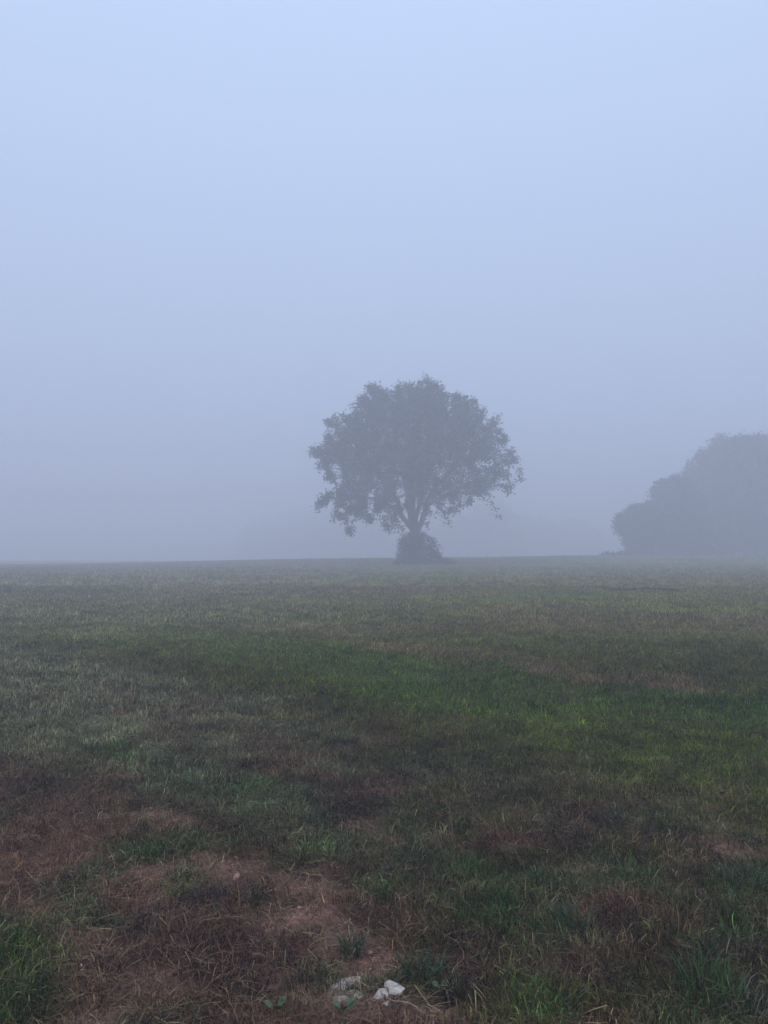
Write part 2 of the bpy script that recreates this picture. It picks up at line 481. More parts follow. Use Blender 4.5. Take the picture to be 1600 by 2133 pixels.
def lay(parts, thin=True, tint_fn=None, size=(0.7, 1.3), use_len=True, tilt=0.18, dens_pow=1.0, bald=0.0):
    P = np.concatenate([wedge(n, a, b, m) for (n, a, b, m, s) in parts])
    S0 = np.concatenate([np.full(n, s) for (n, a, b, m, s) in parts])
    T, S, D, L = sward(P[:, 0], P[:, 1])
    k = rng.uniform(size=len(P)) < D ** dens_pow if thin else np.ones(len(P), bool)
    if bald: k &= rng.uniform(size=len(P)) > bald * sward(P[:, 0], P[:, 1], True)
    P, T, D, L, S0 = P[k], T[k], D[k], L[k], S0[k]
    if tint_fn is not None: T = tint_fn(T, P, D)
    T = T * rng.uniform(.75, 1.3, (len(P), 1)) * rng.uniform(.92, 1.08, (len(P), 3))
    z = height(P[:, 0], P[:, 1])
    s = S0 * rng.uniform(size[0], size[1], len(P))
    sz = s * (L if use_len else 1) * rng.uniform(.8, 1.2, len(P))
    return (np.stack([P[:, 0], P[:, 1], z], 1), rng.uniform(0, 6.283, len(P)), rng.normal(0, tilt, (len(P), 2)) + np.array([0.0, -.22]),
            np.stack([s, s, sz], 1), T)

turf = proto_collection('turf', [blades(38, .07, .010, .036, .0034, 1.0, 2, 100 + i) for i in range(6)], BLADE)
P_ = lay([(30000, 0.9, 7, 1.6, 1.0), (26000, 7, 16, 2.5, 1.5), (26000, 16, 34, 4, 2.2), (32000, 34, 125, 12, 3.6)])
scatter('grass', *P_, turf, 'short patchy grass covering the misty field')

thatch = proto_collection('thatch', [blades(30, .09, .02, .060, .0026, 2.0, 2, 200 + i, .74) for i in range(5)], STRAW)
def dead(T, P, D):
    return T * .6 + (RED * .35 + BROWN * .35)
P_ = lay([(22000, 0.9, 7, 1.6, 1.0), (8000, 7, 16, 2.5, 1.5)], thin=False, tint_fn=dead, use_len=False, bald=.85)
scatter('dry_grass', *P_, thatch, 'brown dead grass lying flat between the green turf')

wisps = proto_collection('wisps', [blades(8, .05, .018, .052, .0030, 1.5, 3, 300 + i) for i in range(6)], STRAW)
def pale(T, P, D):
    return T * 1.7 + DEW_MIST * .22 + BROWN * .12
P_ = lay([(8000, 0.9, 7, 1.6, .95), (12000, 7, 16, 2.5, 1.0), (9000, 16, 34, 4, 1.3)], tint_fn=pale, tilt=.3, bald=1.1)
scatter('grass_stalks', *P_, wisps, 'thin pale grass stalks standing above the short turf')

weeds = proto_collection('weeds', [broad_leaves(9, .04, .035, 400 + i) for i in range(5)], WEED)
def wg(T, P, D): return T * .4 + TEAL * .6
P_ = lay([(2600, 0.9, 7, 1.6, 1.0), (1500, 7, 14, 2.5, 1.3)], tint_fn=wg, use_len=False, dens_pow=2)
k = fbm(P_[0][:, 0] / .5, P_[0][:, 1] / .5, 88, 3) > .5
P_ = tuple(a[k] for a in P_)
scatter('low_weeds', *P_, weeds, 'small broad leaved weeds scattered through the turf')

def crumb(seed):
    r = np.random.default_rng(seed)
    t = (1 + 5 ** .5) / 2
    V = np.array([(-1, t, 0), (1, t, 0), (-1, -t, 0), (1, -t, 0), (0, -1, t), (0, 1, t), (0, -1, -t), (0, 1, -t), (t, 0, -1), (t, 0, 1), (-t, 0, -1), (-t, 0, 1)]) / 1.9
    Fc = np.array([(0, 11, 5), (0, 5, 1), (0, 1, 7), (0, 7, 10), (0, 10, 11), (1, 5, 9), (5, 11, 4), (11, 10, 2), (10, 7, 6), (7, 1, 8), (3, 9, 4), (3, 4, 2), (3, 2, 6), (3, 6, 8), (3, 8, 9), (4, 9, 5), (2, 4, 11), (6, 2, 10), (8, 6, 7), (9, 8, 1)])
    return V * r.uniform(.65, 1.35, (12, 1)) * .006 * np.array([1.2, .9, .6]), Fc
CRUMBS = tint_material('soil_crumbs', .9, .05, (.7, .7, .7), (1.6, 1.55, 1.5))
crumbs = proto_collection('crumbs', [crumb(500 + i) for i in range(6)], CRUMBS)
P = np.concatenate([wedge(60000, .9, 6, 1.4)]); _, S_, D_, _ = sward(P[:, 0], P[:, 1]); B_ = sward(P[:, 0], P[:, 1], True)
k = rng.uniform(size=len(P)) < np.clip(.8 * B_ + .35 * (1 - D_), 0, 1) * .55
P, S_ = P[k], S_[k]; n_ = len(P); sz_ = rng.lognormal(-.35, .5, n_)[:, None] * np.ones((1, 3))
scatter('soil_crumbs', np.stack([P[:, 0], P[:, 1], height(P[:, 0], P[:, 1]) + .001], 1), rng.uniform(0, 6.283, n_), rng.normal(0, .4, (n_, 2)), sz_,
        S_ * rng.uniform(.5, 1.9, (n_, 1)), crumbs, 'crumbs of reddish earth and grit on the bare patches')

def litter(seed):
    r = np.random.default_rng(seed); V = []; Fc = []
    for i in range(5):
        a = r.uniform(0, 6.283); c = r.normal(0, .03, 2); L = r.uniform(.015, .045); w = .0014
        dx, dy = math.cos(a), math.sin(a); z = r.uniform(.002, .009); i0 = len(V)
        V += [(c[0] - dx * L - dy * w, c[1] - dy * L + dx * w, z), (c[0] - dx * L + dy * w, c[1] - dy * L - dx * w, z), (c[0] - dy * w, c[1] + dx * w, z + .004), (c[0] + dy * w, c[1] - dx * w, z + .004),
              (c[0] + dx * L, c[1] + dy * L, z + .001)]
        Fc += [(i0, i0 + 1, i0 + 3), (i0, i0 + 3, i0 + 2), (i0 + 2, i0 + 3, i0 + 4)]
    return np.array(V), np.array(Fc)
straws = proto_collection('litter', [litter(600 + i) for i in range(6)], STRAW)
def lit(T, P, D): return T * .3 + BROWN * .75 + DEW_MIST * .12
P_ = lay([(12000, 0.9, 7, 1.6, 1.0), (6000, 7, 14, 2.5, 1.3)], thin=False, tint_fn=lit, use_len=False)
scatter('straw_litter', *P_, straws, 'short bits of dead straw strewn over soil and turf')

# ------------------------------------------------------------------ trees
def in_poly(px, py, poly):
    poly = np.array(poly, float); n = len(poly); inside = np.zeros(len(px), bool); j = n - 1
    for i in range(n):
        xi, yi = poly[i]; xj, yj = poly[j]
        c = ((yi > py) != (yj > py)) & (px < (xj - xi) * (py - yi) / (yj - yi + 1e-9) + xi)
        inside ^= c; j = i
    return inside

def boundary_fraction(px, py, cx, cy, poly):
    """0 at the centre of the outline, 1 on it"""
    poly = np.array(poly, float); dx = px - cx; dy = py - cy
    best = np.full(len(px), 1e-3)
    A = poly; B = np.roll(poly, -1, 0)
    for a, b in zip(A, B):
        ex, ey = b - a; den = dx * ey - dy * ex
        den = np.where(np.abs(den) < 1e-9, 1e-9, den)
        t = ((a[0] - cx) * ey - (a[1] - cy) * ex) / den
        s = ((a[0] - cx) * dy - (a[1] - cy) * dx) / den
        ok = (t > 0) & (s >= 0) & (s <= 1)
        best = np.where(ok, np.maximum(best, 1 / np.maximum(t, 1e-6)), best)
    return np.clip(best, 0, 1)

def crown_points(n, poly, centre, Y, depth, shell=0.5, seed=0, rag=0.0, grain=12.0):
    r = np.random.default_rng(seed)
    P = np.array(poly, float); lo = P.min(0); hi = P.max(0)
    out = []; tot = 0
    while tot < n:
        px = r.uniform(lo[0], hi[0], n * 2); py = r.uniform(lo[1], hi[1], n * 2)
        k = in_poly(px, py, poly); px = px[k]; py = py[k]
        f = boundary_fraction(px, py, centre[0], centre[1], poly)
        if rag:                                   # clumps with gaps towards the rim
            k = fbm(px / grain, py / grain, seed + 5, 2) > .12 + rag * f ** 4
            px, py, f = px[k], py[k], f[k]
        hd = depth * np.sqrt(np.clip(1 - f * f, 0.01, 1))
        t = r.uniform(-1, 1, len(px))
        # favour the outer shell as leaves do
        t = np.sign(t) * np.abs(t) ** (1 - shell * (1 - f) * .9)
        dy = t * hd
        dy = dy * (1 + .25 * (vnoise(px / 25, py / 25, seed) - .5))
        m = Y / F
        X = (px - 800) * m; Z = CAM_Z - (py - YH) * m
        out.append(np.stack([X, Y + dy, Z], 1)); tot += len(px)
    return np.concatenate(out)[:n]

def tube(V, Fc, a, b, ra, rb, sides=5):
    a = np.asarray(a, float); b = np.asarray(b, float)
    d = b - a; L = np.linalg.norm(d)
    if L < 1e-6: return
    d /= L; ref = np.array([0, 0, 1.0]) if abs(d[2]) < .9 else np.array([1.0, 0, 0])
    s = np.cross(d, ref); s /= np.linalg.norm(s); q = np.cross(d, s); i0 = len(V)
    for (c, r) in ((a, ra), (b, rb)):
        for k in range(sides):
            t = 2 * math.pi * k / sides
            V.append(c + r * (math.cos(t) * s + math.sin(t) * q))
    for k in range(sides):
        k2 = (k + 1) % sides
        Fc.append((i0 + k, i0 + k2, i0 + sides + k2, i0 + sides + k))

def path_mesh(pts, radii, sides=8, wob=0.0, seed=0):
    """smooth tapered limb through points (Catmull-Rom)"""
    r = np.random.default_rng(seed)
    P = [np.asarray(p, float) for p in pts]; P = [2 * P[0] - P[1]] + P + [2 * P[-1] - P[-2]]
    R = [radii[0]] + list(radii) + [radii[-1]]
    C_ = []; Q = []
    for i in range(1, len(P) - 2):
        for t in np.linspace(0, 1, 6, endpoint=False):
            c = .5 * ((2 * P[i]) + (-P[i - 1] + P[i + 1]) * t + (2 * P[i - 1] - 5 * P[i] + 4 * P[i + 1] - P[i + 2]) * t * t + (-P[i - 1] + 3 * P[i] - 3 * P[i + 1] + P[i + 2]) * t ** 3)
            C_.append(c + r.normal(0, wob, 3)); Q.append(R[i] * (1 - t) + R[i + 1] * t)
    C_.append(P[-2]); Q.append(R[-2])
    V = []; Fc = []; prev = None
    for i, c in enumerate(C_):
        d = (C_[min(i + 1, len(C_) - 1)] - C_[max(i - 1, 0)]); d = d / (np.linalg.norm(d) + 1e-9)
        ref = np.array([0, 1.0, 0]) if prev is None else prev
        s = ref - d * np.dot(ref, d); s /= np.linalg.norm(s); prev = s
        q = np.cross(d, s)
        for k in range(sides):
            t = 2 * math.pi * k / sides
            V.append(c + Q[i] * (1 + r.normal(0, .05)) * (math.cos(t) * s + math.sin(t) * q))
    for i in range(len(C_) - 1):
        for k in range(sides):
            k2 = (k + 1) % sides
            Fc.append((i * sides + k, i * sides + k2, (i + 1) * sides + k2, (i + 1) * sides + k))
    return np.array(V), np.array(Fc), C_, Q

def grow(nodes0, rad0, targets, bf=0.35):
    """join every target to the cheapest node so far; returns nodes, parents"""
    order = np.argsort(np.linalg.norm(targets - nodes0[len(nodes0) // 2], axis=1)); targets = targets[order]
    n0 = len(nodes0); n = n0 + len(targets)
    P = np.zeros((n, 3)); P[:n0] = nodes0; par = np.full(n, -1); plen = np.zeros(n)
    plen[:n0] = np.arange(n0) * 0.02
    m = n0
    for t in targets:
        d = np.linalg.norm(P[:m] - t, axis=1)
        j = int(np.argmin(d + bf * plen[:m]))
        P[m] = t; par[m] = j; plen[m] = plen[j] + d[j]; m += 1
    return P, par, n0

def leaf_mesh(centres, n_each, spread, size, seed=0, flat=0.6, droop=0.0, aspect=.62):
    r = np.random.default_rng(seed)
    n = len(centres) * n_each
    C_ = np.repeat(centres, n_each, 0) + r.normal(0, 1, (n, 3)) * np.array([spread, spread, spread * flat])
    C_[:, 2] -= np.abs(r.normal(0, droop, n))
    d = r.normal(0, 1, (n, 3)); d[:, 2] = d[:, 2] * .6 - .25; d /= np.linalg.norm(d, axis=1)[:, None]
    s = np.cross(d, r.normal(0, 1, (n, 3))); s /= np.linalg.norm(s, axis=1)[:, None]
    nn = np.cross(d, s)
    L = (size * r.uniform(.6, 1.35, n))[:, None]; W = L * aspect
    v0 = C_ - d * L * .5; v1 = C_ - s * W * .5 + nn * L * .08; v2 = C_ + d * L * .5; v3 = C_ + s * W * .5 + nn * L * .08
    V = np.stack([v0, v1, v2, v3], 1)
    return V.reshape(-1, 3), np.arange(n * 4).reshape(-1, 4), C_

def branch_mesh(P, par, n0, rtip=.008, power=.42, rmax=.16, seed=0, sides=4):
    r = np.random.default_rng(seed)
    cnt = np.ones(len(P))
    for i in range(len(P) - 1, n0 - 1, -1): cnt[par[i]] += cnt[i]
    V = []; Fc = []
    for i in range(n0, len(P)):
        j = par[i]; ra = min(rtip * cnt[i] ** power, rmax)
        a, b = P[j], P[i]; L = np.linalg.norm(b - a)
        ra0 = min(rtip * min(cnt[j], cnt[i] * 1.6) ** power, rmax)
        k = max(1, int(L / .45)); pr = a
        for s in range(1, k + 1):
            t = s / k; q = a + (b - a) * t
            if s < k: q = q + r.normal(0, L * .035, 3)
            else: q = b
            tube(V, Fc, pr, q, ra0 + (ra - ra0) * (s - 1) / k, ra0 + (ra - ra0) * s / k, sides)
            pr = q
    return np.array(V), np.array(Fc)

# ---- the lone tree
TD = 86.6
K = TD / 42.0
G = TD / 54.0
def zp(x, y): return (600 + x / 2.963, 740 + y / 2.963)
outline = [zp(*p) for p in [(850, 135), (900, 170), (955, 190), (975, 245), (1040, 245), (1090, 265), (1150, 285), (1210, 345), (1225, 400), (1300, 385), (1290, 450),
    (1345, 505), (1335, 560), (1375, 600), (1405, 660), (1385, 700), (1440, 755), (1420, 810), (1370, 850), (1330, 800), (1260, 810), (1235, 860), (1180, 880), (1130, 900), (1090, 930),
    (1050, 975), (1000, 985), (985, 1020), (950, 1000), (900, 960), (870, 1050), (835, 1055), (800, 980), (740, 960), (700, 1000), (700, 1060), (610, 1085), (570, 1050), (500, 1035), (480, 960),
    (440, 1000), (420, 1065), (370, 1095), (390, 1040), (330, 1000), (285, 1015), (280, 950), (235, 900), (175, 930), (185, 890), (240, 850), (300, 825),
    (290, 780), (250, 760), (235, 720), (190, 690), (170, 640), (135, 590), (170, 555), (250, 550), (215, 480), (280, 450), (240, 400), (300, 375), (350, 370), (400, 320),
    (420, 260), (480, 245), (500, 185), (540, 190), (560, 220), (640, 215), (690, 180), (760, 175), (800, 200), (810, 160)]]
cen = zp(790, 640)
base = at(866, 1177, TD); base.z = float(height(base.x, TD))
tree = empty('tree', base, 'lone spreading tree with a rounded leafy crown forking above a bush in the open field', 'tree')
off = np.array(base)
def tp(zx, zy, dy=0.0):
    px, py = zp(zx, zy); m = TD / F
    return np.array([(px - 800) * m, TD + dy, CAM_Z - (py - YH) * m])
fork = tp(782, 1075)
V, Fc, Ct, Qt = path_mesh([np.array(base) + (0, 0, -.2), np.array(base) + (0.02, 0, 1.9), tp(780, 1120), fork], [.80, .66, .56, .52], 12, .02, 1)
mesh_np('trunk', V, Fc, BARK, tree, smooth=True, offset=off)
limbs = [
    ([tp(782, 1085), tp(740, 1040, -.1), tp(700, 985, -.2), tp(672, 900, -.5), tp(600, 800, -.9), tp(520, 690, -1.2), tp(430, 600, -1.4)], [.2, .15, .13, .12, .09, .06, .03]),
    ([tp(782, 1080), tp(765, 1020, .1), tp(748, 930, .2), tp(735, 820, .3), tp(700, 680, .5), tp(670, 520, .7), tp(640, 360, .8)], [.21, .19, .16, .14, .11, .07, .03]),
    ([tp(785, 1078), tp(790, 1010, .2), tp(815, 900, .3), tp(825, 780, .2), tp(850, 620, 0), tp(860, 450, -.3), tp(850, 280, -.5)], [.17, .14, .13, .12, .1, .07, .03]),
    ([tp(790, 1085), tp(825, 1030, 0), tp(845, 950, -.2), tp(880, 850, -.5), tp(960, 760, -.9), tp(1060, 640, -1.3), tp(1150, 520, -1.6)], [.19, .15, .13, .11, .09, .06, .03]),
    ([tp(845, 955, -.1), tp(900, 900, .5), tp(1000, 840, 1.2), tp(1120, 780, 1.7), tp(1250, 730, 2.0)], [.1, .09, .07, .05, .03]),
    ([tp(700, 985, -.1), tp(640, 930, .5), tp(540, 880, 1.1), tp(420, 860, 1.5), tp(300, 870, 1.8)], [.1, .08, .07, .05, .03]),
    ([tp(765, 1020, .1), tp(770, 900, 1.2), tp(790, 750, 2.2), tp(800, 560, 3.0)], [.11, .1, .07, .03]),
    ([tp(785, 1010, 0), tp(770, 880, -1.2), tp(760, 740, -2.3), tp(770, 560, -3.0)], [.1, .09, .07, .03]),
]
nodes = [fork]
for i, (pts, rr) in enumerate(limbs):
    V, Fc, Cl, Ql = path_mesh([p + (0, (p[1] - TD) * (K - 1), 0) for p in pts], [q * K for q in rr], 7, .03, 20 + i)
    mesh_np('limb', V, Fc, BARK, tree, smooth=True, offset=off)
    nodes += Cl[4:]
nodes = np.array(nodes)
tg = crown_points(5600, outline, cen, TD, 10.1, .45, 5, .44, 9.0)
# ragged clumping: thin out where a coarse noise is low, away from the dense top
nz = fbm(tg[:, 0] / (.9 * G) + tg[:, 1] * .37 / G, tg[:, 2] / (.8 * G) + tg[:, 1] * .23 / G, 71, 3)
low = np.clip((8.0 * G - tg[:, 2]) / (5.2 * G), 0, 1)
nz2 = fbm(tg[:, 0] / (.45 * G) + 3, tg[:, 2] / (.45 * G) + tg[:, 1] * .2 / G, 72, 2)
tg = tg[(nz > .26 + .19 * low) & (nz2 > .25 + .24 * low)]
hang = []
for (x0, y0, x1, y1, dy) in [(1240, 850, 1300, 995, .3), (420, 990, 370, 1095, -.4), (960, 950, 985, 1025, .2), (1370, 760, 1370, 850, 0), (600, 1000, 620, 1085, -1), (200, 640, 190, 695, .2),
                             (1430, 700, 1438, 770, 0), (240, 880, 172, 935, 0), (860, 160, 850, 122, 0), (505, 230, 495, 178, 0), (1290, 420, 1302, 360, .3), (300, 950, 288, 1020, .3),
                             (340, 980, 365, 1060, 0), (700, 1040, 712, 1095, 0), (1040, 260, 1040, 232, 0), (1130, 290, 1145, 262, 0), (760, 200, 750, 165, 0), (690, 210, 695, 172, 0), (535, 220, 532, 175, 0),
                             (260, 410, 238, 398, 0), (160, 600, 130, 585, 0), (1330, 520, 1345, 498, 0), (1380, 640, 1410, 640, 0), (940, 215, 950, 180, 0)]:
    for t in np.linspace(0, 1, 4): hang.append(tp(x0 + (x1 - x0) * t, y0 + (y1 - y0) * t, dy))
hang = np.array(hang)
P, par, n0 = grow(nodes, None, np.concatenate([tg, hang]))
V, Fc = branch_mesh(P, par, n0, .014, .44, .22, 3)
o = mesh_np('branches', V, Fc, BARK, tree, offset=off); o['kind'] = 'stuff'
V1, F1, C1 = leaf_mesh(P[n0:n0 + len(P)], 22, .16 * G, .165 * G, 9, .85, .07 * G)
# real gaps through the crown
holes = [(700, 850, 22, 60), (725, 1015, 24, 34), (805, 1015, 20, 46), (555, 815, 26, 22), (930, 760, 40, 22), (755, 390, 12, 14), (865, 440, 14, 12), (715, 520, 10, 14), (620, 380, 8, 10),
         (1135, 530, 18, 22), (1040, 585, 12, 16), (1240, 640, 40, 18), (390, 650, 14, 14), (590, 730, 16, 18), (680, 710, 14, 20), (1035, 750, 18, 22), (790, 930, 16, 40), (320, 760, 20, 30), (510, 900, 16, 40),
         (1090, 870, 22, 22), (900, 920, 18, 26), (940, 650, 16, 18), (1000, 450, 10, 10), (1130, 700, 12, 22), (820, 600, 9, 14), (600, 490, 9, 12), (290, 690, 26, 30), (1210, 430, 20, 16), (1180, 350, 12, 10), (450, 495, 8, 8), (1060, 430, 14, 10), (980, 920, 20, 24)]
m = F / TD
zx = ((C1[:, 0] * m + 800) - 600) * 2.963; zy = ((YH - (C1[:, 2] - CAM_Z) * m) - 740) * 2.963
keep = np.ones(len(C1), bool)
for (hx, hy, rx, ry) in holes:
    rx *= 1.55; ry *= 1.5
    keep &= ((((zx - hx) / rx) ** 2 + ((zy - hy) / ry) ** 2) > 1) | (np.random.default_rng(int(hx)).uniform(size=len(C1)) < .03)
keep &= ~((np.abs(zx - 785) < 60) & (zy > 1035))
V1 = V1.reshape(-1, 4, 3)[keep].reshape(-1, 3); F1 = np.arange(len(V1)).reshape(-1, 4)
o = mesh_np('crown', V1, F1, LEAF, tree, offset=off); o['kind'] = 'stuff'

# ---- bush smothering the foot of the trunk
def bush(name, label, cat, poly, centre, Y, depth, n, n_each, spread, size, seed, mat, group=None):
    cpx = sum(p[0] for p in poly) / len(poly)
    b = at(cpx, 1170, Y); b.z = float(height(b.x, Y))
    r = empty(name, b, label, cat, group)
    pts = crown_points(n, poly, centre, Y, depth, .5, seed, .3, 6.0)
    pts = pts[pts[:, 2] > b.z - .1]
    nd = np.array([np.array(b) + (0, 0, .02 * i) for i in range(6)])
    P, par, n0 = grow(nd, None, pts, .2)
    V, Fc = branch_mesh(P, par, n0, .008, .42, .08, seed, 3)
    o = mesh_np('stems', V, Fc, BARK, r, offset=np.array(b)); o['kind'] = 'stuff'
    V, Fc, _ = leaf_mesh(P[n0:], n_each, spread, size, seed, .8, .03)
    o = mesh_np('foliage', V, Fc, mat, r, offset=np.array(b)); o['kind'] = 'stuff'
    return r
bush('bush', 'dense dark bush wrapped round the foot of the lone tree trunk', 'bush',
     [(838, 1122), (850, 1112), (866, 1108), (884, 1110), (903, 1122), (912, 1138), (917, 1155), (922, 1163), (938, 1169), (950, 1179), (815, 1180), (826, 1168), (820, 1160), (831, 1148), (826, 1138)],
     (868, 1160), TD - .8, 2.6, 420, 30, .22, .18, 33, SHRUB_LEAF)

# ---- trees in the mist on the right
def mist_tree(name, label, poly, centre, Y, depth, n, n_each, spread, size, seed, trunk_px, group='trees looming in the mist on the right'):
    b = at(trunk_px, 1165, Y); b.z = float(height(b.x, Y)) - .05
    r = empty(name, b, label, 'tree', group); off = np.array(b)
    pts = crown_points(n, poly, centre, Y, depth, .75, seed, .6, 12.0)
    pts = pts[pts[:, 2] > b.z + .1]
    top = pts[:, 2].max() - b.z
    V, Fc, Cn, Q = path_mesh([np.array(b), np.array(b) + (.1, 0, top * .25), np.array(b) + (-.1, .2, top * .55), np.array(b) + (0, 0, top * .85)], [top * .035, top * .03, top * .02, .04], 9, .02, seed)
    mesh_np('trunk', V, Fc, BARK, r, smooth=True, offset=off)
    P, par, n0 = grow(np.array(Cn[2:]), None, pts, .3)
    V, Fc = branch_mesh(P, par, n0, .019, .42, .22, seed, 3)
    o = mesh_np('branches', V, Fc, BARK, r, offset=off); o['kind'] = 'stuff'
    V, Fc, _ = leaf_mesh(P[n0:], n_each, spread, size, seed, .8, .05)
    o = mesh_np('crown', V, Fc, FAR_LEAF, r, offset=off); o['kind'] = 'stuff'
mist_tree('tree', 'smallest leftmost tree of the misty clump, ragged and leaning out over the field',
    [(1279, 1084), (1298, 1068), (1322, 1052), (1345, 1054), (1365, 1045), (1375, 1060), (1382, 1168), (1314, 1168), (1306, 1128), (1292, 1122), (1286, 1100)], (1335, 1110), 125, 4.6, 700, 30, .35, .38, 51, 1340)
mist_tree('tree', 'middle sized tree of the misty clump, with a pointed top below the big dome',
    [(1346, 1060), (1360, 1030), (1374, 1006), (1398, 987), (1418, 996), (1445, 1010), (1470, 1060), (1475, 1168), (1345, 1168), (1338, 1100)], (1405, 1080), 128, 6.4, 1100, 34, .43, .45, 52, 1405)
mist_tree('tree', 'largest tree of the misty clump, a broad dark dome running off the right edge',
    [(1425, 1010), (1442, 968), (1466, 940), (1484, 918), (1508, 908), (1528, 906), (1547, 899), (1572, 903), (1590, 917), (1640, 935), (1700, 990), (1730, 1080), (1720, 1168), (1420, 1168)], (1560, 1040), 136, 12.8, 2600, 36, .53, .53, 53, 1560)
bush('bush', 'low strip of scrub on the field brow just left of the misty trees', 'bush',
     [(1238, 1158), (1262, 1153), (1290, 1150), (1312, 1152), (1325, 1166), (1232, 1166)], (1280, 1162), 118, 1.6, 160, 16, .26, .26, 35, SHRUB_LEAF)

# ---- far wood, hardly more than a stain in the fog
def far_wood():
    r = np.random.default_rng(90); pts = []
    for (px, top, w, Y) in [(560, 1085, 60, 350), (630, 1062, 70, 340), (700, 1057, 70, 330), (780, 1062, 60, 335), (960, 1070, 60, 315), (1030, 1045, 55, 295), (1110, 1075, 60, 335), (1190, 1085, 60, 350)]:
        poly = [(px - w, 1190), (px - w * .95, (top + 1150) / 2), (px - w * .6, top + 12), (px, top), (px + w * .6, top + 15), (px + w, (top + 1150) / 2), (px + w, 1190)]
        pts.append(crown_points(330, poly, (px, 1130), Y, 9, .7, px))
    V, Fc, _ = leaf_mesh(np.concatenate(pts), 10, 1.9, 1.9, 91, .8)
    o = mesh_np('woodland', V, Fc, FAR_LEAF)
    set_tags(o, 'faint far wood almost lost in fog behind the lone tree', kind='stuff')
far_wood()

# ------------------------------------------------------------------ low dark weed patches out in the field
DARKW = mat_leaf('dark_weeds', (0.018, 0.022, 0.012), (0.04, 0.042, 0.022), 6)
def weed_patch(label, spots, seed, hh=(.05, .16)):
    r = np.random.default_rng(seed)
    c = ground_at(*spots[0][:2]); VV = []; FF = []; k = 0
    for (px, py, w, d, n) in spots:
        g = ground_at(px, py)
        for i in range(n):
            x = g.x + r.normal(0, w); y = g.y + r.normal(0, d)
            V, Fc = blades(16, .09, hh[0], hh[1], .016, 1.2, 2, seed * 1000 + i)
            VV.append(V + (x, y, float(height(x, y)))); FF.append(Fc + k); k += len(V)
    o = mesh_np('weed_patch', np.concatenate(VV), np.concatenate(FF), DARKW, offset=np.array(c))
    o.location = c
    return set_tags(o, label, 'weeds', 'dark weed patches in the middle distance')
weed_patch('long dark patch of low weeds in front of the misty trees', [(1300, 1231, .35, .25, 30), (1350, 1229, .4, .22, 40), (1400, 1232, .3, .2, 34), (1240, 1228, .3, .15, 10)], 5)
weed_patch('small dark weed patch in the far field left of the lone tree', [(508, 1241, .22, .07, 46)], 6, (.04, .1))

# ------------------------------------------------------------------ tufts, plants, stones and sticks near the camera
def flat_mat(name, c0, c1, rough=.55, spec=.3, lo=.55, hi=1.7):
    n = N(name, rough, spec); g = n.node('ShaderNodeNewGeometry')
    mx = n.node('ShaderNodeMix', data_type='RGBA'); mx.inputs['A'].default_value = (*c0, 1); mx.inputs['B'].default_value = (*c1, 1)
    n.link(g.outputs['Random Per Island'], mx.inputs['Factor']); n.color(mx.outputs['Result']); return n.m
TUFT = {'teal': flat_mat('teal_blades', (.014, .036, .014), (.06, .11, .04)), 'green': flat_mat('green_blades', (.018, .040, .006), (.06, .125, .018)),
        'olive': flat_mat('olive_blades', (.03, .034, .006), (.14, .14, .03)), 'grey': flat_mat('grey_blades', (.04, .045, .022), (.22, .21, .13)),
        'dark': flat_mat('dark_blades', (.022, .012, .014), (.055, .03, .03)), 'red': flat_mat('red_blades', (.06, .02, .015), (.13, .055, .035))}
def tuft(px, py, kind, size, label, n=90, lean=.9):
    g = ground_at(px, py)
    V, Fc = blades(n, .07 * size, .035 * size, .115 * size, .0045, lean * 1.15, 3, int(px * 7 + py))
    o = mesh_np('grass_tuft', V, Fc, TUFT[kind]); o.location = g
    return set_tags(o, label, 'grass tuft', 'taller grass tufts in the near turf')
for a in [
    (1150, 2090, 'olive', 1.15, 'yellow green grass tuft with long blades above the dark hollow'),
    (1195, 1945, 'teal', 1.1, 'bluish green grass tuft in the lower right of the field', 110),
    (1470, 2075, 'green', 1.35, 'big lush green tuft near the bottom right corner', 150),
    (1560, 2110, 'grey', 1.2, 'pale grey arching tuft right of the big lush tuft', 60),
    (1560, 1850, 'teal', 1.3, 'dark bluish tuft at the right edge of the field', 140),
    (1035, 1895, 'green', .9, 'bright green tuft above and left of the bluish green tuft', 60),
    (875, 2035, 'teal', .9, 'dark spiky tuft just right of the white stones', 90),
    (500, 1660, 'teal', .9, 'small vivid green tuft in the centre left turf', 80),
    (185, 1575, 'teal', .9, 'pale bluish tuft in the dewy grass at far left', 60),
    (350, 1570, 'grey', .8, 'grey green tuft just right of the pale bluish one', 50),
    (660, 1725, 'teal', .8, 'flattened green tuft below the reddish stalks', 60),
    (290, 1745, 'grey', .7, 'thin pale tuft above the bare soil on the left', 30),
    (1250, 1722, 'dark', .9, 'dark purple brown tuft in the middle right turf', 90),
    (430, 1890, 'dark', .8, 'blackish tuft standing in for a dark hole in the bare soil at lower left', 80),  # added dark blades stand for the shade inside a hole
    (955, 2085, 'dark', .8, 'dark withered tuft right of the white stones', 90),
    (790, 1880, 'green', .75, 'rounded mossy green tuft below the centre', 110, .6),
    (375, 1835, 'teal', .7, 'low green tuft on the upper edge of the bare soil', 70),
    (530, 1890, 'teal', .6, 'small isolated green tuft amid the brown soil', 50),
    (735, 1995, 'teal', .7, 'low dark green tuft behind the white stones', 80),
    (270, 1470, 'red', .8, 'rust red dead tuft in the dewy grass at left', 50),
    (1175, 1860, 'grey', .8, 'grey green tuft above the bluish green one', 50),
    (1130, 1850, 'teal', .8, 'dull green tuft left of the grey green one', 80),
    (1420, 1900, 'olive', .9, 'olive tuft in the lower right turf between lush and dark ones', 60),
    (820, 1830, 'grey', .75, 'thin upright pale tuft left of the lower centre', 30),
]: tuft(*a)

